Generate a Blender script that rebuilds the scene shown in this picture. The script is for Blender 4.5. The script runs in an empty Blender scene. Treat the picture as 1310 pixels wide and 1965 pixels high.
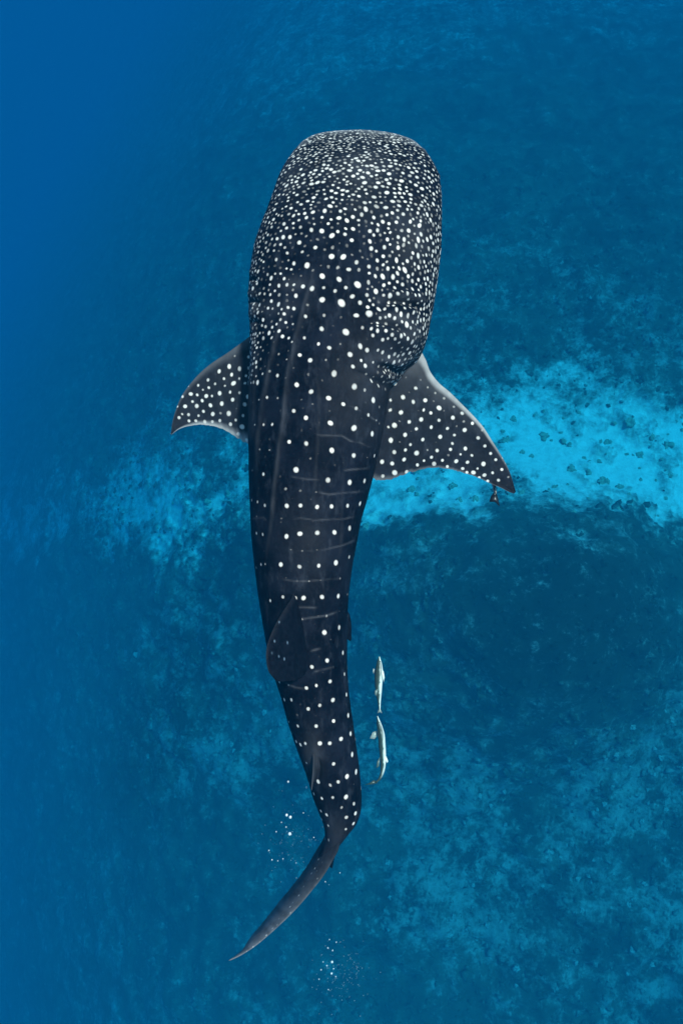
import bpy, math, random
import numpy as np
from mathutils import Vector
from mathutils.kdtree import KDTree

S = bpy.context.scene
COL = S.collection
random.seed(7)
RNG = np.random.default_rng(11)

# ------------------------------------------------------------------ camera
TILT = math.radians(8.0)
VFOV = math.radians(70.0)
CAMZ = 3.7
CAM = np.array([0.0, 0.0, CAMZ])
cam_d = bpy.data.cameras.new('camera')
cam_d.sensor_fit = 'VERTICAL'
cam_d.angle = VFOV
cam_d.clip_start = 0.05
cam_d.clip_end = 2000
cam = bpy.data.objects.new('camera', cam_d)
cam.location = CAM
cam.rotation_euler = (TILT, 0, 0)
COL.objects.link(cam)
S.camera = cam

# ------------------------------------------------------------------ sky, sun, exposure
SUN_TO = Vector((-0.30, -0.26, -1.0)).normalized()       # the way the light travels
world = bpy.data.worlds.new('World')
S.world = world
world.use_nodes = True
wn = world.node_tree.nodes
sky = wn.new('ShaderNodeTexSky')
sky.sky_type = 'NISHITA'
sky.sun_disc = False
sky.sun_elevation = math.asin(-SUN_TO.z)
sky.sun_rotation = math.atan2(-SUN_TO.x, -SUN_TO.y)
wn['Background'].inputs['Strength'].default_value = 0.10
world.node_tree.links.new(sky.outputs['Color'], wn['Background'].inputs['Color'])

sun_d = bpy.data.lights.new('sun', 'SUN')
sun_d.energy = 5.0
sun_d.color = (1.0, 0.84, 0.80)
sun_d.angle = math.radians(6.0)                          # spread by the waves overhead
sun = bpy.data.objects.new('sun', sun_d)
sun.location = (8, 7, 30)
sun.rotation_euler = SUN_TO.to_track_quat('-Z', 'Y').to_euler()
COL.objects.link(sun)

S.view_settings.view_transform = 'Standard'
S.view_settings.look = 'None'
S.view_settings.gamma = 1.0
S.view_settings.exposure = 0.20
S.render.engine = 'CYCLES'
S.cycles.use_denoising = True
S.cycles.max_bounces = 6
S.cycles.volume_bounces = 0

# ------------------------------------------------------------------ pixel <-> place
W0, H0 = 1310.0, 1965.0
FPX = (H0 / 2) / math.tan(VFOV / 2)
FWD = np.array([0, math.sin(TILT), -math.cos(TILT)])
UP = np.array([0, math.cos(TILT), math.sin(TILT)])
RIGHT = np.array([1.0, 0, 0])


def unproj(x, y, z):
    """point on the level plane z that the photograph shows at pixel (x, y)"""
    x, y, z = np.broadcast_arrays(*[np.asarray(a, float) for a in (x, y, z)])
    d = FWD * FPX + RIGHT * (x[..., None] - W0 / 2) + UP * (H0 / 2 - y[..., None])
    t = (z - CAM[2]) / d[..., 2]
    return CAM + d * t[..., None]


def proj(P):
    q = np.asarray(P, float) - CAM
    dep = q @ FWD
    dep = np.where(np.abs(dep) < 1e-6, 1e-6, dep)
    return W0 / 2 + FPX * (q @ RIGHT) / dep, H0 / 2 - FPX * (q @ UP) / dep, dep


def sstep(a, b, x):
    t = np.clip((x - a) / (b - a), 0, 1)
    return t * t * (3 - 2 * t)


def polydist(px, py, pts):
    """distance in pixels to a polyline, and the fraction along it"""
    best = np.full(px.shape, 1e9)
    frac = np.zeros(px.shape)
    pts = np.asarray(pts, float)
    n = len(pts) - 1
    for i in range(n):
        a, b = pts[i], pts[i + 1]
        ab = b - a
        t = np.clip(((px - a[0]) * ab[0] + (py - a[1]) * ab[1]) / (ab @ ab), 0, 1)
        d = np.hypot(px - a[0] - t * ab[0], py - a[1] - t * ab[1])
        m = d < best
        best = np.where(m, d, best)
        frac = np.where(m, (i + t) / n, frac)
    return best, frac


# ------------------------------------------------------------------ noise
def _hash(ix, iy, seed):
    h = (ix * 374761393 + iy * 668265263 + seed * 1442695041) & 0xFFFFFFFF
    h = ((h ^ (h >> 13)) * 1274126177) & 0xFFFFFFFF
    return ((h ^ (h >> 16)) & 0xFFFF) / 65535.0


def vnoise(x, y, seed=0):
    ix = np.floor(x).astype(np.int64)
    iy = np.floor(y).astype(np.int64)
    fx, fy = x - ix, y - iy
    fx = fx * fx * fx * (fx * (fx * 6 - 15) + 10)
    fy = fy * fy * fy * (fy * (fy * 6 - 15) + 10)
    a = _hash(ix, iy, seed); b = _hash(ix + 1, iy, seed)
    c = _hash(ix, iy + 1, seed); d = _hash(ix + 1, iy + 1, seed)
    return (a + (b - a) * fx) + ((c + (d - c) * fx) - (a + (b - a) * fx)) * fy


def fbm(x, y, octv=5, seed=0, gain=0.5):
    s = np.zeros_like(x); amp = 1.0; tot = 0
    for o in range(octv):
        c, sn = math.cos(0.6 * o + seed), math.sin(0.6 * o + seed)
        s += amp * vnoise((x * c - y * sn) * 2 ** o + 17.3 * o, (x * sn + y * c) * 2 ** o - 9.1 * o, seed + o)
        tot += amp; amp *= gain
    return s / tot


# ------------------------------------------------------------------ meshes
def mesh_obj(name, verts, quads, mat, parent=None, attrs=None, smooth=True, tris=None):
    verts = np.asarray(verts, np.float32)
    me = bpy.data.meshes.new(name)
    nq = 0 if quads is None else len(quads)
    nt = 0 if tris is None else len(tris)
    me.vertices.add(len(verts))
    me.vertices.foreach_set('co', verts.ravel())
    idx = []
    if nq: idx.append(np.asarray(quads, np.int32).ravel())
    if nt: idx.append(np.asarray(tris, np.int32).ravel())
    idx = np.concatenate(idx)
    me.loops.add(len(idx))
    me.loops.foreach_set('vertex_index', idx)
    tot = np.concatenate([np.full(nq, 4, np.int32), np.full(nt, 3, np.int32)])
    start = np.concatenate([[0], np.cumsum(tot)[:-1]]).astype(np.int32)
    me.polygons.add(nq + nt)
    me.polygons.foreach_set('loop_start', start)
    me.polygons.foreach_set('use_smooth', np.full(nq + nt, smooth))
    for k, v in (attrs or {}).items():
        at = me.attributes.new(k, 'FLOAT', 'POINT')
        at.data.foreach_set('value', np.asarray(v, np.float32))
    me.update(calc_edges=True)
    me.validate()
    me.materials.append(mat)
    o = bpy.data.objects.new(name, me)
    COL.objects.link(o)
    if parent is not None:
        o.parent = parent
        o.matrix_parent_inverse = parent.matrix_world.inverted()
    return o


def grid_quads(n, m, wrap=False, flip=False):
    """quads of an n x m vertex grid; wrap closes the second direction"""
    i = np.arange(n - 1)[:, None]
    j = np.arange(m if wrap else m - 1)[None, :]
    j2 = (j + 1) % m
    q = np.stack(np.broadcast_arrays(i * m + j, i * m + j2, (i + 1) * m + j2, (i + 1) * m + j), -1).reshape(-1, 4)
    return q[:, ::-1] if flip else q


def cap_tris(base, m, centre, flip=False):
    j = np.arange(m)
    t = np.stack([base + j, base + (j + 1) % m, np.full(m, centre)], -1)
    return t[:, ::-1] if flip else t


def empty(name, loc, label, cat, group=None):
    o = bpy.data.objects.new(name, None)
    o.location = loc
    o.empty_display_size = 0.2
    COL.objects.link(o)
    tag(o, label, cat, group)
    bpy.context.view_layer.update()
    return o


def tag(o, label, cat, group=None, kind=None):
    o['label'] = label
    o['category'] = cat
    if group: o['group'] = group
    if kind: o['kind'] = kind


# ------------------------------------------------------------------ materials
class Mat:
    def __init__(self, name):
        self.m = bpy.data.materials.new(name)
        self.m.use_nodes = True
        self.t = self.m.node_tree
        self.b = self.t.nodes['Principled BSDF']

    def n(self, typ, **kw):
        nd = self.t.nodes.new(typ)
        for k, v in kw.items():
            if k in nd.inputs: nd.inputs[k].default_value = v
            else: setattr(nd, k, v)
        return nd

    def l(self, a, b): self.t.links.new(a, b)

    def attr(self, name):
        return self.n('ShaderNodeAttribute', attribute_name=name).outputs['Fac']

    def noise(self, scale, detail=4, rough=0.5, coord='Object', sc=None):
        tc = self.n('ShaderNodeTexCoord')
        nz = self.n('ShaderNodeTexNoise')
        nz.inputs['Scale'].default_value = scale
        nz.inputs['Detail'].default_value = detail
        nz.inputs['Roughness'].default_value = rough
        src = tc.outputs[coord]
        if sc is not None:
            mp = self.n('ShaderNodeMapping'); mp.inputs['Scale'].default_value = sc
            self.l(src, mp.inputs['Vector']); src = mp.outputs['Vector']
        self.l(src, nz.inputs['Vector'])
        return nz.outputs['Fac']

    def math(self, op, a, b=None, clamp=False):
        nd = self.n('ShaderNodeMath', operation=op, use_clamp=clamp)
        for k, v in ((0, a), (1, b)):
            if v is None: continue
            if isinstance(v, (int, float)): nd.inputs[k].default_value = v
            else: self.l(v, nd.inputs[k])
        return nd.outputs[0]

    def ramp(self, f, lo, hi):
        nd = self.n('ShaderNodeMapRange')
        nd.interpolation_type = 'SMOOTHSTEP'
        nd.inputs['From Min'].default_value = lo
        nd.inputs['From Max'].default_value = hi
        self.l(f, nd.inputs['Value'])
        return nd.outputs['Result']

    def mix(self, f, a, b):
        nd = self.n('ShaderNodeMix', data_type='RGBA')
        if isinstance(f, (int, float)): nd.inputs[0].default_value = f
        else: self.l(f, nd.inputs[0])
        for k, v in ((6, a), (7, b)):
            if isinstance(v, tuple): nd.inputs[k].default_value = (*v, 1)
            else: self.l(v, nd.inputs[k])
        return nd.outputs[2]

    def bump(self, h, strength, dist):
        nd = self.n('ShaderNodeBump')
        nd.inputs['Strength'].default_value = strength
        nd.inputs['Distance'].default_value = dist
        self.l(h, nd.inputs['Height'])
        self.l(nd.outputs['Normal'], self.b.inputs['Normal'])


def skin_mat():
    M = Mat('spotted_skin')
    big = M.noise(5.5, 4, 0.6)
    fine = M.noise(60, 5, 0.6)
    grey = M.mix(M.ramp(big, 0.38, 0.70), (0.0018, 0.0024, 0.0062), (0.0085, 0.0100, 0.0180))
    grey = M.mix(M.math('MULTIPLY', M.ramp(fine, 0.45, 0.75), 0.25), grey, (0.018, 0.020, 0.028))
    streak = M.noise(16, 6, 0.68, sc=(1.5, .55, 1.0))
    grey = M.mix(M.math('MULTIPLY', M.ramp(streak, 0.50, 0.74), 0.55), grey, (0.036, 0.039, 0.052))
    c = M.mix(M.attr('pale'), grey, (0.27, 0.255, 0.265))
    c = M.mix(M.attr('belly'), c, (0.62, 0.56, 0.50))
    edge = M.math('ADD', M.attr('spot'), M.math('MULTIPLY', M.math('SUBTRACT', fine, 0.5), 0.35))
    sp = M.ramp(edge, 0.14, 0.95)
    c = M.mix(M.math('MULTIPLY', sp, 0.93), c, (0.90, 0.79, 0.71))
    M.l(c, M.b.inputs['Base Color'])
    M.b.inputs['Roughness'].default_value = 0.55
    M.b.inputs['Specular IOR Level'].default_value = 0.025
    M.bump(M.math('ADD', fine, M.math('MULTIPLY', M.noise(18, 3), 1.5)), 0.25, 0.006)
    return M.m


def simple_mat(name, a, b, scale=30, rough=0.5, bumpd=0.002, spec=0.4):
    M = Mat(name)
    f = M.noise(scale, 4, 0.6)
    M.l(M.mix(M.ramp(f, 0.35, 0.65), a, b), M.b.inputs['Base Color'])
    M.b.inputs['Roughness'].default_value = rough
    M.b.inputs['Specular IOR Level'].default_value = spec
    if bumpd: M.bump(f, 0.4, bumpd)
    return M.m


def fish_mat(name, back, flank, belly):
    M = Mat(name)
    f = M.noise(45, 4, 0.6, sc=(1, .35, 1))
    c = M.mix(M.attr('flank'), back, flank)
    c = M.mix(M.attr('belly'), c, belly)
    c = M.mix(M.attr('stripe'), c, (0.025, 0.03, 0.03))
    c = M.mix(M.math('MULTIPLY', M.ramp(f, 0.4, 0.7), 0.3), c, back)
    M.l(c, M.b.inputs['Base Color'])
    M.b.inputs['Roughness'].default_value = 0.35
    return M.m


def seabed_mat():
    M = Mat('sand_and_reef')
    n1 = M.noise(0.6, 10, 0.68)
    n2 = M.noise(2.2, 8, 0.72)
    n3 = M.noise(0.19, 6, 0.6)
    n4 = M.noise(7.0, 5, 0.7)
    sand = M.mix(M.ramp(n2, 0.3, 0.75), (0.46, 0.50, 0.54), (0.62, 0.67, 0.73))
    # living reef: dark algae and coral with pale rubble showing through
    reef = M.mix(M.ramp(n3, 0.35, 0.65), (0.020, 0.020, 0.018), (0.050, 0.048, 0.042))
    reef = M.mix(M.math('MULTIPLY', M.ramp(n1, 0.40, 0.68), 0.6), reef, (0.095, 0.092, 0.080))
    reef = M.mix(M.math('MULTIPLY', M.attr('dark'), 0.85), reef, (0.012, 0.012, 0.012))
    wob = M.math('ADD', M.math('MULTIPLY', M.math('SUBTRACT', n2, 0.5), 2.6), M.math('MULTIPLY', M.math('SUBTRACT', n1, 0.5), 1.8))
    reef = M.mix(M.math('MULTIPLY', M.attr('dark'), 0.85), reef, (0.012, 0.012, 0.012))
    wob = M.math('ADD', wob, M.math('MULTIPLY', M.math('SUBTRACT', n4, 0.5), 1.5))
    rub = M.math('ADD', M.attr('rubble'), wob)
    reef = M.mix(M.math('MULTIPLY', M.ramp(rub, 0.15, 1.25), 0.95), reef, (0.20, 0.205, 0.225))
    sd = M.math('ADD', M.attr('sand'), M.math('MULTIPLY', wob, 0.45))
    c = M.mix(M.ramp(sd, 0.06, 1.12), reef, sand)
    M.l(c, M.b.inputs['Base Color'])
    M.b.inputs['Roughness'].default_value = 0.9
    M.b.inputs['Specular IOR Level'].default_value = 0.1
    M.bump(M.math('ADD', n2, M.math('MULTIPLY', n4, 0.6)), 0.6, 0.25)
    return M.m


MAT_SKIN = skin_mat()
MAT_BED = seabed_mat()

# ------------------------------------------------------------------ seabed
SAND_X = [-400, 60, 180, 300, 420, 560, 700, 800, 870, 1000, 1150, 1310, 1700]
SAND_U = [985, 975, 950, 915, 890, 880, 865, 800, 775, 765, 765, 775, 790]
SAND_L = [1030, 1035, 1035, 1025, 1010, 1005, 1012, 1015, 1020, 1012, 1015, 1050, 1075]


QM = 1.85            # noise and patch sizes on the bed are given in units of this many metres
BED = -36.3          # depth of the reef flat under the shark


def bed_base(x, y):
    sp = lambda v, k: k * np.logaddexp(0, np.clip(v / k, -40, 40))
    z = BED + 0.05 * np.clip(x, -18, 55)
    z = z - 1.3 * sp(np.minimum(-x - 7.0, 110), 4.0)
    z = z - 0.55 * sp(np.minimum(y - 16.5, 150), 4.6)
    z = z - 0.05 * sp(np.minimum(-y - 15.0, 110), 5.5)
    return z


def bed_axis(lo, hi, step, far):
    a = np.arange(lo, hi + 1e-6, step)
    out = [a]
    s, v, hiext = step, a[-1], []
    while v < far:
        s *= 1.10; v += s; hiext.append(v)
    s, v, loext = step, a[0], []
    while v > -far:
        s *= 1.10; v -= s; loext.append(v)
    return np.concatenate([loext[::-1], a, hiext])


def build_seabed():
    xs = bed_axis(-27, 24, 0.135, 330)
    ys = bed_axis(-24, 44, 0.135, 330)
    X, Y = np.meshgrid(xs, ys)
    Z = bed_base(X, Y)
    XW, YW = X, Y
    X, Y = X / QM, Y / QM
    wx = fbm(X * .35, Y * .35, 4, 3) - .5
    wy = fbm(X * .35, Y * .35, 4, 8) - .5
    px, py, dep = proj(np.stack([XW, YW, Z], -1))
    fx = px + wx * 110 + (fbm(X * 1.6, Y * 1.6, 5, 21, .7) - .5) * 130
    fy = py + wy * 130 + (fbm(X * 1.6, Y * 1.6, 5, 22, .7) - .5) * 190
    up = np.interp(fx, SAND_X, SAND_U)
    lo = np.interp(fx, SAND_X, SAND_L)
    band = 1.12 * sstep(-120, 90, fy - up) * sstep(-60, 55, lo - fy)
    patch = fbm(X * .62 + 4, Y * .62, 5, 31)
    sand = band * (1 - 0.45 * sstep(.50, .62, patch) * sstep(1.02, .5, (px - 850) / 460))
    # far sand beyond the reef edge at the top
    edge = np.interp(fx, [400, 640, 800, 900, 1100, 1310, 1600], [330, 215, 175, 130, 95, 60, 40])
    sand = np.maximum(sand, 0.30 * sstep(-5, 80, edge - fy))
    # rubble: pale mottling over the reef
    big = fbm(X * .28, Y * .28, 4, 41)
    mid = fbm(X * 1.4, Y * 1.4, 6, 47, .78)
    rub = 0.95 * sstep(.30, .76, mid) * (0.30 + 0.9 * sstep(.34, .60, big))
    fil = np.exp(-((fbm(X * .75, Y * .75, 6, 53, .62) - .5) / .035) ** 2)
    rub = rub * .72 + .55 * fil * sstep(.38, .58, fbm(X * .5, Y * .5, 4, 57)) * (.3 + .9 * mid)
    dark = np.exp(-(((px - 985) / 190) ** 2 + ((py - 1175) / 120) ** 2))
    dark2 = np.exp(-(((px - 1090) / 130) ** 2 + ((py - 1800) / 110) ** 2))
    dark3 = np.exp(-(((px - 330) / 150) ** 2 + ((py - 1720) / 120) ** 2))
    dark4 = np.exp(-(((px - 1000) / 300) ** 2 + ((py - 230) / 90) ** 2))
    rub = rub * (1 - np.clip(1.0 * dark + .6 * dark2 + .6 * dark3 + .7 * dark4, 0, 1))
    rub = np.clip(rub + 0.25 * sstep(.55, .7, big) * sstep(1250, 1450, py), 0, 1)
    deep = sstep(-4.5, -11, X)
    rub = rub * (1 - .55 * deep); sand = sand * (1 - .40 * deep)
    far = sstep(9, 17, Y)
    rub = rub * (1 - .95 * far); sand = sand * (1 - .15 * far)
    sand = sand * (1 - .38 * sstep(.50, .68, fbm(X * 1.2 + 9, Y * 1.2, 6, 83, .72)))
    relief = (fbm(X * .5, Y * .5, 5, 61) - .3) * 1.3 + (fbm(X * 2.1, Y * 2.1, 4, 63) - .4) * .55
    flat = (fbm(X * .6, Y * .6, 3, 71) - .5) * .10
    rd = 1 / (1 + (np.hypot(X, Y - 4) / 60) ** 2)
    Z = Z + (flat * sand + relief * (1 - sand)) * rd * QM
    # a broad coral mound, added so less haze veils the dark patch
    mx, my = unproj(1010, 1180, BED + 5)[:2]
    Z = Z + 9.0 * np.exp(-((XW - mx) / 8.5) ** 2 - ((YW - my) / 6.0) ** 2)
    V = np.stack([XW, YW, Z], -1).reshape(-1, 3)
    q = grid_quads(len(ys), len(xs))
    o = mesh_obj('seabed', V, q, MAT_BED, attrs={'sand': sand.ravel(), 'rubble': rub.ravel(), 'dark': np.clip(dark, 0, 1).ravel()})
    o['kind'] = 'structure'
    return xs, ys, Z, sand, rub, dark


BX, BY, BZ, BSAND, BRUB, BDARK = build_seabed()


def bed_z(x, y):
    i = min(max(np.searchsorted(BX, x) - 1, 0), len(BX) - 2)
    j = min(max(np.searchsorted(BY, y) - 1, 0), len(BY) - 2)
    u = (x - BX[i]) / (BX[i + 1] - BX[i]); v = (y - BY[j]) / (BY[j + 1] - BY[j])
    return (BZ[j, i] * (1 - u) + BZ[j, i + 1] * u) * (1 - v) + (BZ[j + 1, i] * (1 - u) + BZ[j + 1, i + 1] * u) * v


def bed_at(px, py):
    """where the sight line through a pixel meets the seabed"""
    z = BED
    for _ in range(25):
        p = unproj(px, py, z)
        z = 0.5 * z + 0.5 * float(bed_z(p[0], p[1]))
    p = unproj(px, py, z)
    return p[0], p[1], float(bed_z(p[0], p[1]))


# ------------------------------------------------------------------ coral on the seabed
def ico_mesh(name, sub, mat, fn):
    import bmesh
    bm = bmesh.new()
    bmesh.ops.create_icosphere(bm, subdivisions=sub, radius=1)
    for v in bm.verts:
        v.co = fn(v.co)
    for f in bm.faces: f.smooth = True
    me = bpy.data.meshes.new(name)
    bm.to_mesh(me); bm.free()
    me.materials.append(mat)
    return me


from mathutils import noise as mn
MAT_CORAL_DARK = simple_mat('dark_coral', (0.15, 0.15, 0.13), (0.34, 0.33, 0.29), 3, 0.9, 0.03, 0.1)
MAT_CORAL_PALE = simple_mat('pale_coral', (0.11, 0.115, 0.13), (0.28, 0.29, 0.32), 3, 0.9, 0.03, 0.1)


def coral_shape(seed):
    off = Vector((seed * 3.7, seed * 1.3, seed * 2.1))
    def fn(c):
        k = 1 + 1.0 * mn.noise(c * 1.3 + off) + 0.7 * mn.noise(c * 2.7 + off)
        p = c * k
        return Vector((p.x, p.y * (0.75 + .4 * ((seed * 37) % 10) / 10), max(p.z, -0.35) * 0.55))
    return fn


def scatter_coral():
    dark = [ico_mesh('coral_clump', 3, MAT_CORAL_DARK, coral_shape(i + 1)) for i in range(6)]
    pale = [ico_mesh('coral_boulder', 3, MAT_CORAL_PALE, coral_shape(i + 11)) for i in range(6)]
    rr = random.Random(5)
    done, n = [], 0
    while n < 95:
        px = rr.choice((rr.uniform(700, 1310), rr.uniform(860, 1310), rr.uniform(280, 480)))
        py = rr.uniform(775, 1040)
        x, y, z = bed_at(px, py)
        i = np.searchsorted(BX, x); j = np.searchsorted(BY, y)
        if BSAND[j, i] < 0.45: continue
        r = rr.choice((.06, .065, .08, .09, .10, .11, .13, .17, .22))
        if any((x - a) ** 2 + (y - b) ** 2 < (r + c + .06) ** 2 for a, b, c in done): continue
        done.append((x, y, r)); n += 1
        o = bpy.data.objects.new('coral_clump', dark[n % 6])
        o.location = (x, y, z + 0.1 * r); o.scale = (r, r, r); o.rotation_euler = (0, 0, rr.uniform(0, 6.28))
        COL.objects.link(o)
        tag(o, 'small dark coral clump standing on the pale sand band', 'coral', 'coral clumps on the sand band')
    n = 0
    while n < 90:
        px = rr.choice((rr.uniform(860, 1310), rr.uniform(700, 1310), rr.uniform(250, 560)))
        py = rr.choice((rr.uniform(320, 740), rr.uniform(1180, 1900), rr.uniform(1350, 1900)))
        x, y, z = bed_at(px, py)
        i = np.searchsorted(BX, x); j = np.searchsorted(BY, y)
        if BRUB[j, i] < 0.45 or BSAND[j, i] > .3: continue
        r = rr.choice((.07, .08, .09, .10, .12, .15))
        if any((x - a) ** 2 + (y - b) ** 2 < (r + c + .06) ** 2 for a, b, c in done): continue
        done.append((x, y, r)); n += 1
        o = bpy.data.objects.new('coral_boulder', pale[n % 6])
        o.location = (x, y, z + 0.1 * r); o.scale = (r, r, r); o.rotation_euler = (0, 0, rr.uniform(0, 6.28))
        COL.objects.link(o)
        tag(o, 'pale coral boulder on the dark mottled reef', 'coral', 'pale coral boulders on the reef')


scatter_coral()

def coral_cover():
    """the uncountable low growth of the reef: small lumps, dark and pale, lying all over it"""
    shapes = []
    for k in range(8):
        me = ico_mesh('lump', 2 if k < 2 else 1, MAT_BED, coral_shape(k + 30))
        v = np.empty(len(me.vertices) * 3, np.float32); me.vertices.foreach_get('co', v)
        t = np.empty(len(me.polygons) * 3, np.int32); me.loops.foreach_get('vertex_index', t)
        shapes.append((v.reshape(-1, 3), t.reshape(-1, 3)))
        bpy.data.meshes.remove(me)
    rg = np.random.default_rng(23)
    V, T, A, D, base = [], [], [], [], 0
    n = 0
    while n < 12000:
        x, y = rg.uniform(-22, 22), rg.uniform(-22, 30)
        i = np.searchsorted(BX, x); j = np.searchsorted(BY, y)
        sd, rb = BSAND[j, i], BRUB[j, i]
        if rg.random() < sd * 1.15: continue
        n += 1
        k = int(rg.integers(2, 8)) if rg.random() < .85 else int(rg.integers(0, 2))
        rad = .06 + .16 * rg.random() ** 3
        tone = np.clip(rb * rg.uniform(.75, 1.2), 0, 1)
        a = rg.uniform(0, 6.28); ca, sa_ = math.cos(a), math.sin(a)
        v, t = shapes[k]
        w = v * rad * np.array([1, 1, rg.uniform(.7, 1.5)])
        w = np.stack([w[:, 0] * ca - w[:, 1] * sa_, w[:, 0] * sa_ + w[:, 1] * ca, w[:, 2]], -1) + [x, y, float(bed_z(x, y))]
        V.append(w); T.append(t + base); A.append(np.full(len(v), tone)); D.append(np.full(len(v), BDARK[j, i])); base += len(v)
    A, D = np.concatenate(A), np.concatenate(D)
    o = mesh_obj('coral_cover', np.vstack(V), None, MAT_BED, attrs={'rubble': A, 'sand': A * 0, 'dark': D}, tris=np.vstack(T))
    tag(o, 'low lumpy coral growth covering the dark reef', 'coral', kind='stuff')


coral_cover()

# ------------------------------------------------------------------ water (the blue haze)
def build_haze():
    lo = float(BZ.min()) - 1.0
    x0, x1 = BX[0] - 2, BX[-1] + 2
    y0, y1 = BY[0] - 2, BY[-1] + 2
    zt = CAMZ + 0.35
    V = [(x, y, z) for z in (lo, zt) for y in (y0, y1) for x in (x0, x1)]
    Q = [(0, 2, 3, 1), (4, 5, 7, 6), (0, 1, 5, 4), (2, 6, 7, 3), (0, 4, 6, 2), (1, 3, 7, 5)]
    m = bpy.data.materials.new('sea_water')
    m.use_nodes = True
    t = m.node_tree
    t.nodes.remove(t.nodes['Principled BSDF'])
    pv = t.nodes.new('ShaderNodeVolumePrincipled')
    D = 0.1
    ss = np.array([0.0001, 0.0035, 0.0073])          # scattering per metre
    sa = np.array([0.0560, 0.0080, 0.0006])          # absorption per metre
    c = ss / D
    a = (1 - sa / (D * (1 - c))) ** 2
    pv.inputs['Color'].default_value = (*c, 1)
    pv.inputs['Absorption Color'].default_value = (*np.clip(a, 0, 1), 1)
    pv.inputs['Density'].default_value = D
    pv.inputs['Anisotropy'].default_value = -0.09
    t.links.new(pv.outputs['Volume'], t.nodes['Material Output'].inputs['Volume'])
    o = mesh_obj('haze', V, Q, m, smooth=False)
    tag(o, 'clear blue sea water filling the whole view', 'water', kind='stuff')


build_haze()

# ------------------------------------------------------------------ the whale shark
LEFT = [(252, 655), (255, 628), (258, 611), (264, 596), (275, 580), (300, 560), (325, 545), (350, 533), (385, 522), (420, 510),
        (450, 498), (480, 488), (510, 483), (545, 479), (575, 477), (610, 479), (640, 481), (700, 480), (800, 479), (900, 478),
        (960, 480), (1030, 483), (1090, 489), (1150, 497), (1200, 505), (1240, 512), (1300, 527), (1340, 540), (1385, 552),
        (1430, 567), (1470, 582), (1500, 592), (1530, 600), (1560, 612), (1585, 622), (1610, 624), (1640, 611), (1680, 592), (1700, 584)]
RGHT = [(252, 715), (255, 742), (258, 752), (264, 770), (275, 796), (300, 819), (322, 832), (345, 842), (380, 846), (420, 846),
        (470, 845), (510, 842), (545, 838), (590, 831), (640, 821), (668, 814), (685, 805), (700, 790), (712, 774), (728, 757),
        (745, 748), (800, 740), (850, 731), (915, 716), (960, 704), (1000, 692), (1040, 685), (1080, 677), (1130, 670), (1170, 667),
        (1220, 666), (1280, 666), (1330, 669), (1380, 676), (1420, 682), (1480, 690), (1530, 694), (1560, 692), (1580, 684),
        (1605, 664), (1620, 652), (1640, 637), (1680, 611), (1700, 592)]
HALFH = [(252, .012), (254, .022), (258, .035), (264, .052), (275, .078), (300, .130), (350, .205), (450, .28), (600, .33), (750, .35),
         (900, .33), (1050, .285), (1200, .24), (1350, .19), (1500, .14), (1600, .095), (1650, .055), (1700, .012)]
MIDZ = [(252, -.10), (300, -.06), (350, -.03), (440, 0), (1000, 0), (1300, -.04), (1600, -.12), (1700, -.16)]
ROLL = math.radians(14)


def pick(curve, y):
    a = np.array(curve, float)
    return np.interp(y, a[:, 0], a[:, 1])


def smooth1(a, k):
    w = np.hanning(2 * k + 3)[1:-1]; w /= w.sum()
    p = np.concatenate([2 * a[0] - a[k:0:-1], a, 2 * a[-1] - a[-2:-k - 2:-1]])
    return np.convolve(p, w, 'valid')


def grid_normals(P):
    """P (n,m,3) closed in m"""
    du = np.gradient(P, axis=0)
    dv = np.roll(P, -1, 1) - np.roll(P, 1, 1)
    n = np.cross(dv, du)
    return n / np.maximum(np.linalg.norm(n, axis=-1, keepdims=True), 1e-9)


def facing(P, N):
    v = CAM - P
    v /= np.linalg.norm(v, axis=-1, keepdims=True)
    return (N * v).sum(-1)


RIDGES = [  # pixel lines of the skin ridges, (strength)
    ([(606, 505), (597, 540), (580, 600), (565, 660), (553, 720), (544, 800), (534, 880), (526, 950), (519, 1020), (508, 1090)], 1.0),
    ([(556, 560), (546, 585), (533, 640), (517, 710), (505, 780), (496, 850), (490, 930)], .8),
    ([(488, 640), (486, 700), (483, 800), (482, 880)], .8),
    ([(494, 650), (492, 720), (489, 790), (487, 860)], .5),
    ([(604, 690), (612, 760), (609, 850), (604, 940), (600, 1020)], .35),
    ([(660, 860), (657, 940), (655, 1010), (648, 1100)], .35),
    ([(628, 930), (625, 1010), (622, 1100), (620, 1180)], .3),
    ([(604, 1400), (602, 1440), (606, 1480)], .6)]
PALE_LINES = [
    [(598, 830), (615, 836), (655, 836), (672, 846), (690, 849), (706, 857), (722, 855)],
    [(656, 903), (675, 901), (712, 898)], [(555, 914), (590, 920), (615, 921)],
    [(606, 944), (632, 949), (658, 946), (703, 943)], [(556, 997), (577, 994), (600, 998), (660, 996), (685, 990)],
    [(556, 1056), (612, 1057), (650, 1048), (668, 1042), (681, 1036)], [(533, 1110), (570, 1116), (616, 1113), (653, 1110)],
    [(549, 1187), (581, 1188), (627, 1181), (652, 1173)], [(593, 1250), (618, 1244)], [(545, 1310), (568, 1319), (590, 1322)],
    [(656, 775), (682, 783), (707, 798), (727, 812)], [(560, 1165), (610, 1166)], [(600, 1290), (640, 1280)],
    [(480, 996), (505, 993), (512, 1000)]]
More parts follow.
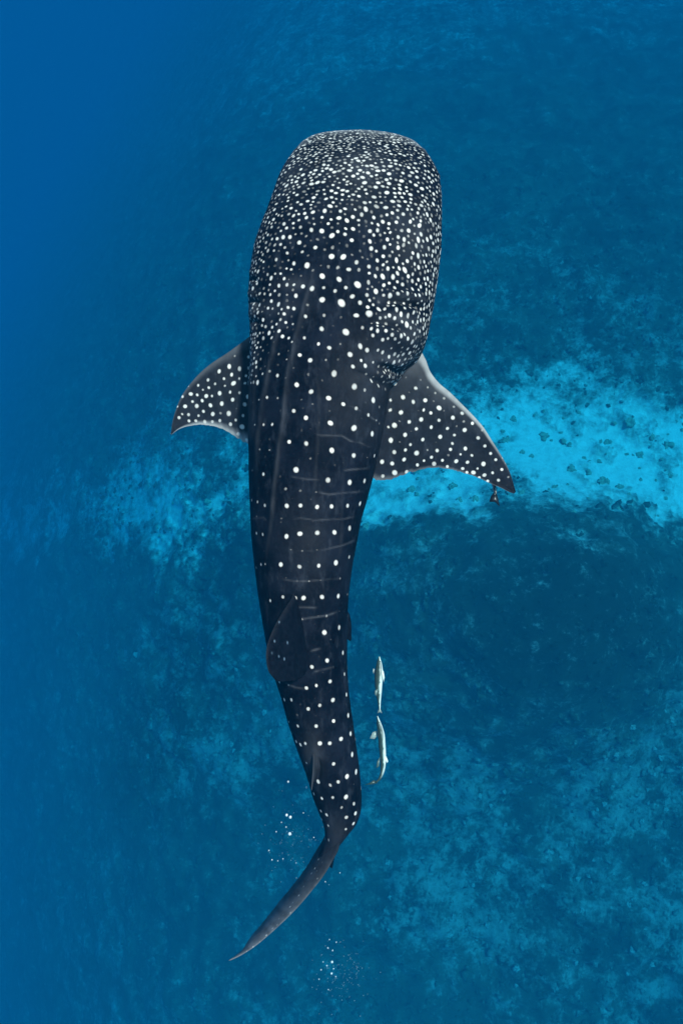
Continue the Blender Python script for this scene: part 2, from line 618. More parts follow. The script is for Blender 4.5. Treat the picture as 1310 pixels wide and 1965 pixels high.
CREASE = [  # gill slits and skin folds on the flank
    ([(735, 581), (752, 579), (775, 580), (795, 585), (812, 598)], 5.0, 1.2),
    ([(700, 622), (716, 616), (738, 620), (765, 632), (790, 650)], 5.0, .8),
    ([(712, 702), (738, 706), (760, 713), (780, 710), (797, 695), (808, 676)], 7.5, .85),
    ([(675, 712), (700, 719), (724, 732), (744, 748)], 4.0, .6),
    ([(478, 538), (486, 535), (496, 540)], 3.5, .6), ([(478, 580), (488, 577), (498, 583)], 3.5, .6),
    ([(479, 618), (490, 616), (499, 622)], 3.5, .6),
    ([(611, 1452), (613, 1475), (608, 1500)], 4.0, .6)]


def spot_list(ox, oy, s, pts, k=1.0):
    return [(ox + p[0] / s, oy + p[1] / s, p[2] * k, (p[3] if len(p) > 3 else 1.0)) for p in pts]


d5 = .45
BODY_SPOTS = (
    spot_list(460, 230, 3.119, [(545,297,6),(705,322,5),(880,358,6),(810,404,6),(878,433,6),(915,487,6),(870,525,6),(755,537,6),
     (715,458,5),(645,427,5),(428,384,6),(377,330,5),(325,437,4),(290,484,4),(405,488,5),(537,517,6),(440,552,5),(308,530,5),
     (350,563,4),(280,645,5),(430,658,6),(488,665,7),(548,694,7),(355,732,6),(245,745,5),(455,765,6),(322,860,5),(402,872,7),
     (548,816,8),(618,818,7),(698,853,6),(772,876,6),(652,893,6),(668,720,6),(785,768,6),(640,600,6),(778,665,6),(826,663,5),
     (855,612,6),(880,715,5),(950,700,5),(947,765,5),(938,838,5),(988,900,6),(975,562,6),(1010,662,6),(1075,632,5),(1085,683,6),
     (1068,718,6),(1120,714,5),(1018,610,5),(938,612,5),(800,585,5),(712,600,4),(690,535,4),(632,532,4),(545,597,4),(490,582,4),
     (615,480,4),(760,440,4),(710,410,4),(830,375,5),(745,375,6),(665,383,4),(625,358,4),(590,405,4),(500,373,5),(480,330,4),
     (455,300,5),(960,413,5),(925,440,4),(968,465,4),(1065,427,4),(1022,495,4),(955,515,5),(760,275,5),(900,277,5),(825,305,5),
     (785,335,5),(720,785,4,.6),(600,738,3,d5),(860,815,5),(590,885,4,d5),(530,880,5,.6),(425,720,4,d5),(375,790,4,.7),
     (300,735,4,.5),(285,800,4,.8),(220,835,5,.8),(195,715,4,.8),(215,615,4,.8),(262,445,4),(312,360,4),(350,250,4),(423,212,4)], .85)
    + spot_list(480, 500, 6.55, [(545,40,4.5),(712,62,5.5),(900,200,6),(1110,232,6),(1235,108,5),(980,80,4,.6),(1105,90,4,.6),(467,300,4.5),
     (667,322,5),(775,355,5),(930,345,4.5,.8),(1060,378,4.5),(1198,343,5,.9),(465,430,3.5,.6),(573,442,4.5),(268,508,4),(355,550,5),
     (553,600,4.5),(905,493,6.5),(1152,530,8),(1285,455,5,.8),(695,705,4.5),(930,685,4,.6),(1135,710,4.5,.35),(385,743,3.5,.8),(535,802,3),
     (892,857,5.5),(1200,895,7.5),(238,915,4.5),(402,958,4.5),(682,972,4),(860,1050,4),(992,1098,5,.9),(625,1190,4.5),(752,1250,5.5),
     (1250,1180,6),(525,1025,2.5),(460,1245,2.5,.7),(355,1180,3,.5),(550,1350,3.5,.45),(730,1435,4,.45),(1050,1425,7),(905,1507,3,.5),
     (342,1440,4),(160,1425,3),(75,1450,3),(590,1563,5),(765,1640,6),(985,1725,5.5),(1165,1805,4.5),(1290,1330,4.5,.8),(215,1725,3.5,.8),
     (345,1725,3,.8),(110,1745,2.5,.8),(545,1890,5),(640,1750,3,.4),(785,1800,3,.45),(645,195,3.5,.6),(540,170,3.5,.3),(650,830,4,.25),
     (1040,825,4,.3),(1010,935,4,.25),(475,1690,4,.2),(1000,1885,4,.3),(250,690,3.5,.4),(232,1160,2.5,.5)])
    + spot_list(660, 500, 6.55, [(168,305,7),(300,275,4,.8),(398,195,4,.8),(490,205,5),(618,205,5),(550,105,4),(765,118,5),(935,80,4.5),
     (620,90,3),(690,95,3.5),(810,200,4),(860,260,4.5),(935,240,4),(730,300,4.5),(565,285,3.5),(635,340,4),(965,330,4),(1025,290,3.5),
     (400,388,5.5),(290,432,4.5,.8),(502,440,4),(572,440,5),(683,420,4.5),(800,415,4),(105,455,4.5,.7),(200,535,5.5,.9),(318,668,7.5),
     (432,615,4.5),(503,612,4),(655,610,4.5),(765,592,4),(880,650,4),(573,693,4),(635,725,4),(718,675,4.5),(802,688,4.5),(155,693,5.5),
     (515,715,3),(785,800,5),(730,770,3),(665,810,3),(835,840,4),(922,770,3.5),(232,840,4,.8),(347,858,4),(418,885,4),(525,880,4),
     (490,822,3,.7),(602,937,4.5),(717,947,4.5),(800,985,4.5),(850,1030,5),(640,985,4),(487,1000,4.5),(685,1035,3,.7),(885,925,4),
     (205,1082,5),(293,1130,5.5),(425,1120,4),(487,1150,4),(635,1180,5),(562,1212,4.5),(825,1160,4.5),(735,1090,3,.6),(595,1105,2.5,.7),
     (910,1080,4),(620,1292,5),(730,1310,4.5),(825,1295,3.5,.8),(262,1325,5),(110,1330,4.5,.8),(210,1258,3.5),(365,1275,3,.7),
     (430,1325,3.5,.7),(500,1335,3,.6),(275,1430,3.5,.8),(370,1455,3,.6),(475,1455,3.5,.6),(345,1510,5),(635,1430,3.5,.7),
     (435,1570,4.5,.7),(515,1620,4,.6),(130,1587,7),(365,1750,6.5),(260,1635,4,.7),(150,1865,5,.9),(440,1845,4,.5),(305,1940,4,.8)])
    + spot_list(470, 780, 4.68, [(545,98,5.5),(765,152,6),(975,193,6.5),(1140,250,6),(1107,78,4,.8),(1180,120,3,.6),(1205,150,3,.6),
     (168,168,3.5),(245,157,3.5),(88,165,2.5),(400,322,4.5),(548,335,5),(778,395,5.5),(978,443,6),(1160,445,4),(1095,462,2.5,.5),
     (130,382,2.5,.7),(222,388,2.5,.7),(510,215,3.5,.35),(440,430,3,.35),(585,465,3.5,.45),(455,567,6.5),(65,570,3,.6),(165,605,4),
     (742,662,6),(938,678,6),(1072,668,6),(365,740,3.5,.6),(497,762,3.5,.6),(635,770,3,.5),(60,840,3,.7),(112,860,3.5),(178,888,4),
     (372,888,5),(498,887,5),(648,897,5),(778,903,5),(922,890,5),(1032,875,5.5),(705,505,3.5,.2),(805,530,4,.25),(900,110,6,.15),
     (1080,190,6,.12),(125,740,3,.3),(205,770,3,.3),(330,1010,3,.5)])
    + spot_list(440, 880, 4.094, [(405,495,3,.4),(215,590,3.5),(262,600,3.5),(447,612,5),(553,593,5),(692,585,5.5),(825,577,6),(945,547,6),
     (485,720,3,.5),(573,725,3,.5),(405,830,5),(550,850,5),(703,838,4.5),(836,820,6),(940,777,5),(210,853,3),(248,832,3),(283,832,2.5),
     (625,965,2.5,.5),(718,960,2.5,.5),(870,945,3,.5),(322,1113,3.5,.8),(422,1087,4.5),(517,1097,5),(582,1100,5),(728,1085,5),(855,1078,5.5),
     (927,1065,3,.7),(215,455,3,.4),(270,480,3,.3),(220,730,2.5,.3),(275,730,2.5,.3),(690,720,2.5,.5),(530,960,3,.3),(380,940,3.5,.3)])
    + spot_list(460, 1120, 4.367, [(398,292,2.5,.5),(522,297,3,.6),(658,273,2.5,.5),(728,266,3,.5),(835,232,2.5,.4),(525,457,5),(708,410,5.5),
     (832,367,5.5),(733,640,5),(863,577,5),(605,692,4.5),(480,723,3.5,.4),(756,817,4.5),(877,760,4.5),(642,858,3.5),(558,877,4),
     (893,930,4.5),(780,977,5),(670,1018,4.5),(575,1050,4.5),(372,975,4),(432,975,4),(338,967,2.5),(330,823,3.5),(408,848,2.5,.6),
     (908,1103,5),(787,1155,4.5),(640,1195,4.5),(485,1190,4),(410,1160,3),(762,465,2.5,.3),(480,1100,3.5,.3)])
    + spot_list(500, 1380, 4.679, [(808,132,5),(722,177,5.5),(620,213,5),(532,220,5),(318,205,3.5),(358,228,3.5),(400,222,3.5),(822,317,5),
     (655,405,4.5,.9),(410,397,3),(408,485,2.5,.7),(857,473,5.5),(775,517,5),(697,560,4.5),(625,592,3.5,.8),(517,565,4.5),(838,587,2.5,.4),
     (765,695,5),(648,705,3.5,.8),(550,707,3.5),(478,668,3.5),(835,755,4,.8),(727,795,3.5,.6),(850,845,4.5),(770,882,4.5),(540,827,3.5),
     (592,857,3.5),(547,897,3),(605,957,3,.8),(835,940,4.5),(765,988,3,.7),(610,1085,3,.8)]))
FIN_R_SPOTS = spot_list(640, 660, 3.119, [(415,315,5.5),(547,335,5.5),(475,350,4.5),(403,410,5.5),(632,382,5.5),(712,440,5.5),(523,450,5.5),
     (582,412,4.5),(630,455,4.5),(537,395,3.5),(450,470,4.5),(362,490,6),(425,545,5.5),(493,508,4),(585,497,4.5),(680,503,4),(783,517,5.5),
     (830,475,4.5),(637,553,5.5),(722,547,4),(340,577,5.5),(533,575,4.5),(862,562,5),(460,600,4),(362,645,5.5),(620,637,5),(712,595,3.5),
     (700,630,4),(787,628,5),(427,637,4),(497,652,7),(905,612,4.5),(938,655,4),(968,692,4),(420,693,5),(585,678,4),(650,695,4),(733,702,5),
     (800,708,4.5),(895,717,5.5),(348,715,5),(290,703,5),(600,718,5.5),(1005,752,4),(985,815,4),(365,772,6.5),(435,765,5),(835,770,5),
     (900,785,4.5),(770,745,4),(825,668,3.5),(757,662,3),(860,745,3),(950,770,3.5),(1045,797,3,.5),(490,265,4.5,.8),(768,415,4.5,.7),
     (718,375,4,.6),(660,325,4,.6),(605,295,3.5,.5),(395,590,3,.6),(397,460,3,.6),(295,790,5,.7),(540,700,3.5),(685,665,3.5,.5),
     (560,635,3,.5),(735,490,3,.4),(775,465,3.5,.6),(885,517,3.5,.6),(1012,680,3,.6),(1028,712,3,.5),(1035,845,3,.3),(1070,855,3,.25),
     (365,238,5.5),(500,725,4),(680,735,4),(795,768,4),(870,800,3.5),(920,820,3.5),(340,340,3.5),(335,400,4),(325,500,3.5),(430,200,3,.5),(520,215,3,.5),(560,260,3.5,.5),(600,340,3,.5),(450,290,3,.45),(570,310,3,.4),(505,400,3,.35),(660,400,3,.4),(610,590,3,.35),(460,520,3,.35)], .92)
FIN_L_SPOTS = spot_list(310, 620, 3.119, [(405,262,5),(468,272,5),(345,290,4.5),(277,340,4.5),(432,362,5.5),(372,330,4),(420,310,4),(218,373,3.5),
     (322,365,3.5),(283,385,3.5),(175,423,4.5),(267,435,5),(347,418,5.5),(216,430,3.5),(410,410,3.5),(467,415,4),(515,437,4.5),(425,458,5),
     (212,497,5.5),(293,493,5),(360,480,5),(143,497,4.5),(245,465,4),(498,490,5.5),(250,527,4),(307,543,5.5),(402,542,6.5),(162,548,4.5),
     (105,567,4.5),(222,553,3.5),(165,585,4),(260,590,4.5),(350,583,4.5),(483,623,6),(487,557,4),(445,580,4),(412,607,5),(460,665,5),
     (510,700,5),(205,585,4),(305,590,4),(125,545,3),(185,470,3.5),(520,200,4),(440,197,3,.6),(520,270,3.5),(500,360,3.5),(380,378,3),
     (95,500,3),(300,435,3),(450,510,3,.5),(352,540,4,.5),(250,400,3),(160,375,3),(125,440,3.5),(465,330,3.5),(505,318,3.5)], .92)
TAIL_SPOTS = spot_list(420, 1560, 4.367, [(920,230,2.5,.8),(880,327,2.8),(835,388,2.5,.8),(805,463,2.5),(772,508,2.5),(825,548,2.5,.7),(710,617,2.5,.9),(668,690,2.5),
     (595,790,2.5),(600,833,2.5,.8),(400,1022,2.2),(450,965,2.2,.8),(285,1122,2,.8),(620,750,2.5,.5),(820,485,2.5,.5),(745,560,2.5,.4),
     (505,885,2.5,.5),(540,850,2.5,.4),(490,935,2.2,.5),(340,1080,2,.5),(235,1160,2,.5),(865,415,2.5,.4),(780,590,2.5,.3)])
DORSAL_SPOTS = spot_list(460, 1120, 4.367, [(290,480,3,.42),(400,493,3.2,.42),(325,610,2.5,.34),(372,630,3,.38),(332,323,2.5,.3),(270,580,2.5,.2)])


def stretch(x, y):
    """spots run crosswise on the snout and lengthwise on the cheek"""
    if y < 400:
        an, k = random.gauss(0, .35), random.uniform(1.0, 1.5)
    elif x > 690 and y < 700:
        an, k = random.gauss(math.pi / 2, .3), random.uniform(1.05, 1.75)
    elif y < 740:
        an, k = random.gauss(math.pi / 2, .6), random.uniform(1.0, 1.4)
    else:
        an, k = random.uniform(0, 3.14), random.uniform(1.0, 1.25)
    return (math.cos(an), math.sin(an), 0.0), k


class Paint:
    """keeps spots on one surface; a spot's place is where its sight line meets that surface"""
    def __init__(self, P, N):
        self.P = P.reshape(-1, 3); self.N = N.reshape(-1, 3)
        self.px, self.py, self.dep = proj(self.P)
        self.face = facing(self.P, self.N)
        self.val = np.zeros(len(self.P))
        self.kd = KDTree(len(self.P))
        for i, p in enumerate(self.P.tolist()): self.kd.insert(p, i)
        self.kd.balance()
        vis = np.where(self.face > 0.06)[0]
        self.kp = KDTree(len(vis))
        for i, x, y in zip(vis.tolist(), self.px[vis].tolist(), self.py[vis].tolist()): self.kp.insert((x, y, 0), i)
        self.kp.balance()
        self.cells = {}

    def near(self, p, r, cell=0.04):
        k = int(r / cell) + 1
        a, b, c = (int(math.floor(v / cell)) for v in p)
        for i in range(a - k, a + k + 1):
            for j in range(b - k, b + k + 1):
                for l in range(c - k, c + k + 1):
                    for q, rr in self.cells.get((i, j, l), ()):
                        if (q[0] - p[0]) ** 2 + (q[1] - p[1]) ** 2 + (q[2] - p[2]) ** 2 < (r + rr) ** 2: return True
        return False

    def put(self, p, R, a, cell=0.04, ax=None, k=1.0):
        self.cells.setdefault(tuple(int(math.floor(v / cell)) for v in p), []).append((p, R))
        for co, i, d in self.kd.find_range(p, R * 1.45 * k):
            if ax is not None:
                al = (co[0] - p[0]) * ax[0] + (co[1] - p[1]) * ax[1] + (co[2] - p[2]) * ax[2]
                d = math.sqrt(max(d * d - al * al * (1 - 1 / (k * k)), 0))
            t = min(max((1.45 - d / R) / 0.9, 0), 1)
            v = a * t * t * (3 - 2 * t)
            if v > self.val[i]: self.val[i] = v

    def spots(self, lst):
        for x, y, r, a in lst:
            co, i, d = self.kp.find((x, y, 0))
            if i is None or d > 9: continue
            R = r * random.uniform(.74, .86) * self.dep[i] / FPX
            ax, k = stretch(x, y)
            self.put(tuple(self.P[i]), R, a * random.uniform(.66, 1.0), ax=ax, k=k)


def build_body(parent):
    y = np.concatenate([np.linspace(252, 300, 44, endpoint=False), np.linspace(300, 760, 300, endpoint=False),
                        np.linspace(760, 1700, 440)])
    m = 600
    xl, xr = smooth1(pick(LEFT, y), 7), smooth1(pick(RGHT, y), 7)
    b, zc = smooth1(pick(HALFH, y), 6), smooth1(pick(MIDZ, y), 12)
    b = np.maximum(b, .008)
    Lp, Rp = unproj(xl, y, zc), unproj(xr, y, zc)
    cx = (Lp[:, 0] + Rp[:, 0]) / 2; a = (Rp[:, 0] - Lp[:, 0]) / 2
    th = np.linspace(0, 2 * math.pi, m, endpoint=False)[None, :]     # 0 = back, + = right side
    # a broad flat head that turns into a rounder trunk
    ex = np.interp(y, [252, 300, 600, 800, 1700], [2.5, 2.5, 2.35, 2.1, 2.0])[:, None]
    s, c = np.sin(th), np.cos(th)
    rad = (np.abs(s) ** ex + np.abs(c) ** ex) ** (-1 / ex)
    X = cx[:, None] + a[:, None] * rad * s
    Z = zc[:, None] + b[:, None] * rad * c * np.where(c > 0, 1.0, 1.05)
    Y = np.repeat(Lp[:, 1:2], m, 1)
    P = np.stack([X, Y, Z], -1)
    N = grid_normals(P)
    if (N[:, 0, 2]).mean() < 0: N = -N
    face = facing(P, N)
    px, py, dep = proj(P)
    vis = sstep(0.0, 0.15, face)
    disp = np.zeros(px.shape); pale = np.zeros(px.shape)
    for pts, k in RIDGES:
        d, f = polydist(px, py, pts)
        e = np.clip(np.minimum(f, 1 - f) * 6, 0, 1)
        disp += .010 * k * np.exp(-(d / 9) ** 2) * e
        pale = np.maximum(pale, .11 * k * np.exp(-(d / 4.0) ** 2) * e * (.4 + .9 * vnoise(px / 6, py / 22, 8)))
    for pts in PALE_LINES:
        d, f = polydist(px, py, pts)
        e = np.clip(np.minimum(f, 1 - f) * 5, 0, 1) * (.2 + .9 * vnoise(px / 11, py / 7, 5))
        pale = np.maximum(pale, .22 * np.exp(-(d / 1.8) ** 2) * e)
    for pts, w, k in CREASE:
        d, f = polydist(px, py, pts)
        e = np.clip(np.minimum(f, 1 - f) * 5, 0, 1)
        disp += (-.016 * k * np.exp(-(d / w) ** 2) + .012 * k * np.exp(-((d - 14) / 9) ** 2)) * e
    # flesh: shallow swellings along the flank, a low hump between the eyes
    for gx, gy, sx, sy, h in ((770, 640, 42, 24, .022), (760, 604, 40, 12, .013), (772, 566, 36, 12, .010), (690, 330, 70, 40, .012), (775, 470, 45, 60, .014),
                              (600, 420, 60, 80, .010), (655, 700, 60, 60, .006), (530, 480, 30, 80, .008)):
        disp += h * np.exp(-((px - gx) / sx) ** 2 - ((py - gy) / sy) ** 2)
    disp += (fbm(px / 26, py / 60, 3, 77) - .5) * .010
    P = P + N * (disp * vis)[..., None]
    N = grid_normals(P)
    if (N[:, 0, 2]).mean() < 0: N = -N
    # skin tone: greyer flank and fin roots; highlights painted on snout, cheek and gill folds; pale lip; white belly
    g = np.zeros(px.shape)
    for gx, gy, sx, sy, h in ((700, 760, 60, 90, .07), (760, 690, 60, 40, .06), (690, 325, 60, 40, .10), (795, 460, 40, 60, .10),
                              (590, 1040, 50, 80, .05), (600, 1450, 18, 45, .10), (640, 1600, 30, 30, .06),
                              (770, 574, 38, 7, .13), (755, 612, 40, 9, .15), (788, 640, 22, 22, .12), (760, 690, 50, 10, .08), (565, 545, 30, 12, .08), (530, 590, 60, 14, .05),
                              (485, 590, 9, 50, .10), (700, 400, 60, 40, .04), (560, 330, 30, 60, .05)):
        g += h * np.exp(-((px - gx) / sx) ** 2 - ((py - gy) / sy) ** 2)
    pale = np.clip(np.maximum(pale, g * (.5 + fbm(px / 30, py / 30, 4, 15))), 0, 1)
    thw = (th + math.pi) % (2 * math.pi) - math.pi
    side = np.abs(thw + ROLL * np.ones_like(px))
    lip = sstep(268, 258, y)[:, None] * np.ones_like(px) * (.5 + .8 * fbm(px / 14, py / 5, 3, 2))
    rim = sstep(.34, .06, face) * sstep(310, 275, py) * (face > -.3) * (.35 + .8 * fbm(px / 14, py / 6, 3, 2))  # rim highlight painted along the snout's outline
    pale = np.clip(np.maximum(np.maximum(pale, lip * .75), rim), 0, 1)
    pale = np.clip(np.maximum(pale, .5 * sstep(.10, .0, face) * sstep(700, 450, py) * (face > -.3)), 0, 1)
    belly = sstep(1.95, 2.35, side + .12 * (fbm(px / 40, py / 40, 3, 9) - .5))
    pt = Paint(P, N)
    pt.spots(BODY_SPOTS)
    # the small spots that crowd the head, and the ones on the flanks out of sight
    order = RNG.permutation(len(pt.P))[:160000]
    sd = side.ravel(); U = np.abs((X - cx[:, None]) / a[:, None]).ravel()
    for i in order.tolist():
        if sd[i] > 2.15: continue
        yy, u = pt.py[i], U[i]
        f = pt.face[i]
        if f > 0.06 and yy > 1420: continue
        if f > 0.06 and yy > 735:
            r, gap, al = random.uniform(1.8, 3.2), 11, random.uniform(.06, .24)
        elif yy < 735:
            edge = float(sstep(.55, .92, u))
            r = np.interp(yy, [250, 285, 340, 420, 520, 735], [2.2, 2.7, 3.2, 3.1, 2.9, 2.8])
            gap = np.interp(yy, [250, 285, 340, 420, 480, 560, 620, 735], [1.5, 2.0, 2.6, 4.2, 7.5, 10, 12, 14])
            r = r + edge * (2.9 - r); gap = gap + edge * (2.6 - gap)
            xx = pt.px[i]
            if yy > 520 and 560 < xx < 690: gap = 16
            if 410 < yy < 650 and xx > 705: gap = min(gap, 4.4)
            if 400 < yy < 650 and xx < 565: gap = min(gap, 5.5)
            al = random.uniform(.22, 1.0) if gap < 6 else random.uniform(.12, .5)
            r *= random.uniform(.7, 1.3)
        else:
            r, gap, al = random.uniform(3, 5), 17, random.uniform(.5, 1)
        k = pt.dep[i] / FPX
        if pt.near(tuple(pt.P[i]), (r + gap) * k): continue
        ax, st = stretch(pt.px[i], pt.py[i])
        pt.put(tuple(pt.P[i]), r * k, al, ax=ax, k=st)
    n = len(y)
    V = P.reshape(-1, 3)
    V = np.vstack([V, P[0].mean(0)[None], P[-1].mean(0)[None]])
    ext = lambda A: np.concatenate([A.ravel(), [A.ravel()[0]], [A.ravel()[-1]]])
    q = grid_quads(n, m, wrap=True)
    t = np.vstack([cap_tris(0, m, n * m, True), cap_tris((n - 1) * m, m, n * m + 1)])
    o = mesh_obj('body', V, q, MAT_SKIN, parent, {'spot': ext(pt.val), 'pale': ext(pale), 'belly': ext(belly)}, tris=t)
    fix_normals(o)
    return P, N


def fix_normals(o):
    import bmesh
    bm = bmesh.new(); bm.from_mesh(o.data)
    bmesh.ops.recalc_face_normals(bm, faces=bm.faces)
    bm.to_mesh(o.data); bm.free()


def resample(pts, n):
    p = np.asarray(pts, float)
    # Catmull-Rom through the points, then even steps
    e = np.vstack([2 * p[0] - p[1], p, 2 * p[-1] - p[-2]])
    out = []
    for i in range(len(p) - 1):
        t = np.linspace(0, 1, 24, endpoint=False)[:, None]
        a, b, c, d = e[i], e[i + 1], e[i + 2], e[i + 3]
        out.append(.5 * ((2 * b) + (c - a) * t + (2 * a - 5 * b + 4 * c - d) * t ** 2 + (3 * b - a - 3 * c + d) * t ** 3))
    q = np.vstack(out + [p[-1:]])
    s = np.concatenate([[0], np.cumsum(np.linalg.norm(np.diff(q, axis=0), axis=1))])
    g = np.linspace(0, s[-1], n)
    return np.stack([np.interp(g, s, q[:, k]) for k in range(q.shape[1])], -1)


def blade(name, parent, lead, trail, thick0, thick1, nu, nc, spots=None, mat=None, bow=0.0, paler=None, belly_under=True, ripple=0.0, edge_pale=0.0, hind_pale=0.0):
    """a fin: lead and trail are 3-D edges from root to tip; closed airfoil between them"""
    L, T = resample(lead, nu), resample(trail, nu)
    t = np.linspace(0, 1, nu)
    T = T + (T - L) * ((fbm(t * 34, t * 0 + len(name), 3, 19) - .5) * .05 * np.sin(math.pi * t))[:, None]
    c = (1 - np.cos(np.linspace(0, math.pi, nc))) / 2
    ch = T - L
    sp = np.gradient((L + T) / 2, axis=0)
    nrm = np.cross(ch, sp); ln = np.linalg.norm(nrm, axis=-1, keepdims=True)
    good = ln[:, 0] > 1e-7
    nrm = np.where(ln > 1e-7, nrm / np.maximum(ln, 1e-9), 0)
    for i in range(1, nu):
        if not good[i]: nrm[i] = nrm[i - 1]
    if nrm[:nu // 2].mean(0) @ (CAM - L.mean(0)) < 0: nrm = -nrm
    prof = 2.6 * (np.sqrt(c) * .62 - .30 * c - .42 * c ** 2 + .16 * c ** 3 - .06 * c ** 4)
    prof = np.maximum(prof, 0) + .03 * np.sin(math.pi * c)
    th = (thick0 + (thick1 - thick0) * t)[:, None] * np.minimum(1, np.linalg.norm(ch, axis=-1, keepdims=True) / (4 * max(thick1, .004)))
    mid = L[:, None] + ch[:, None] * c[None, :, None] + nrm[:, None] * (bow * np.sin(math.pi * c)[None, :] * np.linalg.norm(ch, axis=-1, keepdims=True))[..., None]
    if ripple:
        mid = mid + nrm[:, None] * (ripple * (vnoise(t[:, None] * 7 + c * 0, c[None, :] * 3 + t[:, None], 3) - .5))[..., None]
    top = mid + nrm[:, None] * (th * prof[None])[..., None]
    bot = mid - nrm[:, None] * (th * prof[None] * .8)[..., None]
    P = np.concatenate([top, bot[:, -2:0:-1]], 1)
    mm = P.shape[1]
    N = grid_normals(P)
    if (N[nu // 4, nc // 2] @ nrm[nu // 4]) < 0: N = -N
    pt = Paint(P, N)
    if spots: pt.spots(spots)
    cc = np.concatenate([c, c[-2:0:-1]])[None, :] * np.ones((nu, 1))
    tt = t[:, None] * np.ones((1, mm))
    under = np.concatenate([np.zeros(nc), np.ones(nc - 2)])[None, :] * np.ones((nu, 1))
    px, py = pt.px.reshape(nu, mm), pt.py.reshape(nu, mm)
    pale = paler(cc, tt, px, py) if paler else np.zeros((nu, mm))
    belly = under * sstep(.04, .12, cc) * .85 if belly_under else np.zeros((nu, mm))
    if edge_pale: belly = np.maximum(belly, edge_pale * sstep(.10, .01, cc) * sstep(.95, .6, tt) * (.4 + .9 * fbm(px / 9, py / 9, 3, 12)))
    if hind_pale: belly = np.maximum(belly, hind_pale * sstep(.93, .985, cc))
    V = np.vstack([P.reshape(-1, 3), P[0].mean(0)[None], P[-1].mean(0)[None]])
    ext = lambda A: np.concatenate([A.ravel(), [A.ravel()[0]], [A.ravel()[-1]]])
    q = grid_quads(nu, mm, wrap=True)
    tr = np.vstack([cap_tris(0, mm, nu * mm, True), cap_tris((nu - 1) * mm, mm, nu * mm + 1)])
    o = mesh_obj(name, V, q, mat or MAT_SKIN, parent, {'spot': ext(pt.val), 'pale': ext(pale), 'belly': ext(belly)}, tris=tr)
    fix_normals(o)
    return o


def edge3(pts, z0, z1, pw=1.0):
    """pixel line from root to tip at heights z0..z1"""
    p = np.asarray(pts, float)
    s = np.concatenate([[0], np.cumsum(np.hypot(*np.diff(p, axis=0).T))]); s /= s[-1]
    return unproj(p[:, 0], p[:, 1], z0 + (z1 - z0) * s ** pw)


SHARK = empty('whale_shark', tuple(unproj(610, 850, -0.36)), 'huge dark whale shark covered in white spots, seen from above', 'shark')
BP, BN = build_body(SHARK)


def body_top(px, py):
    P = BP.reshape(-1, 3)
    x, y, d = proj(P)
    f = facing(P, BN.reshape(-1, 3))
    k = np.where(f > .05, np.hypot(x - px, y - py), 1e9)
    return P[np.argmin(k)]


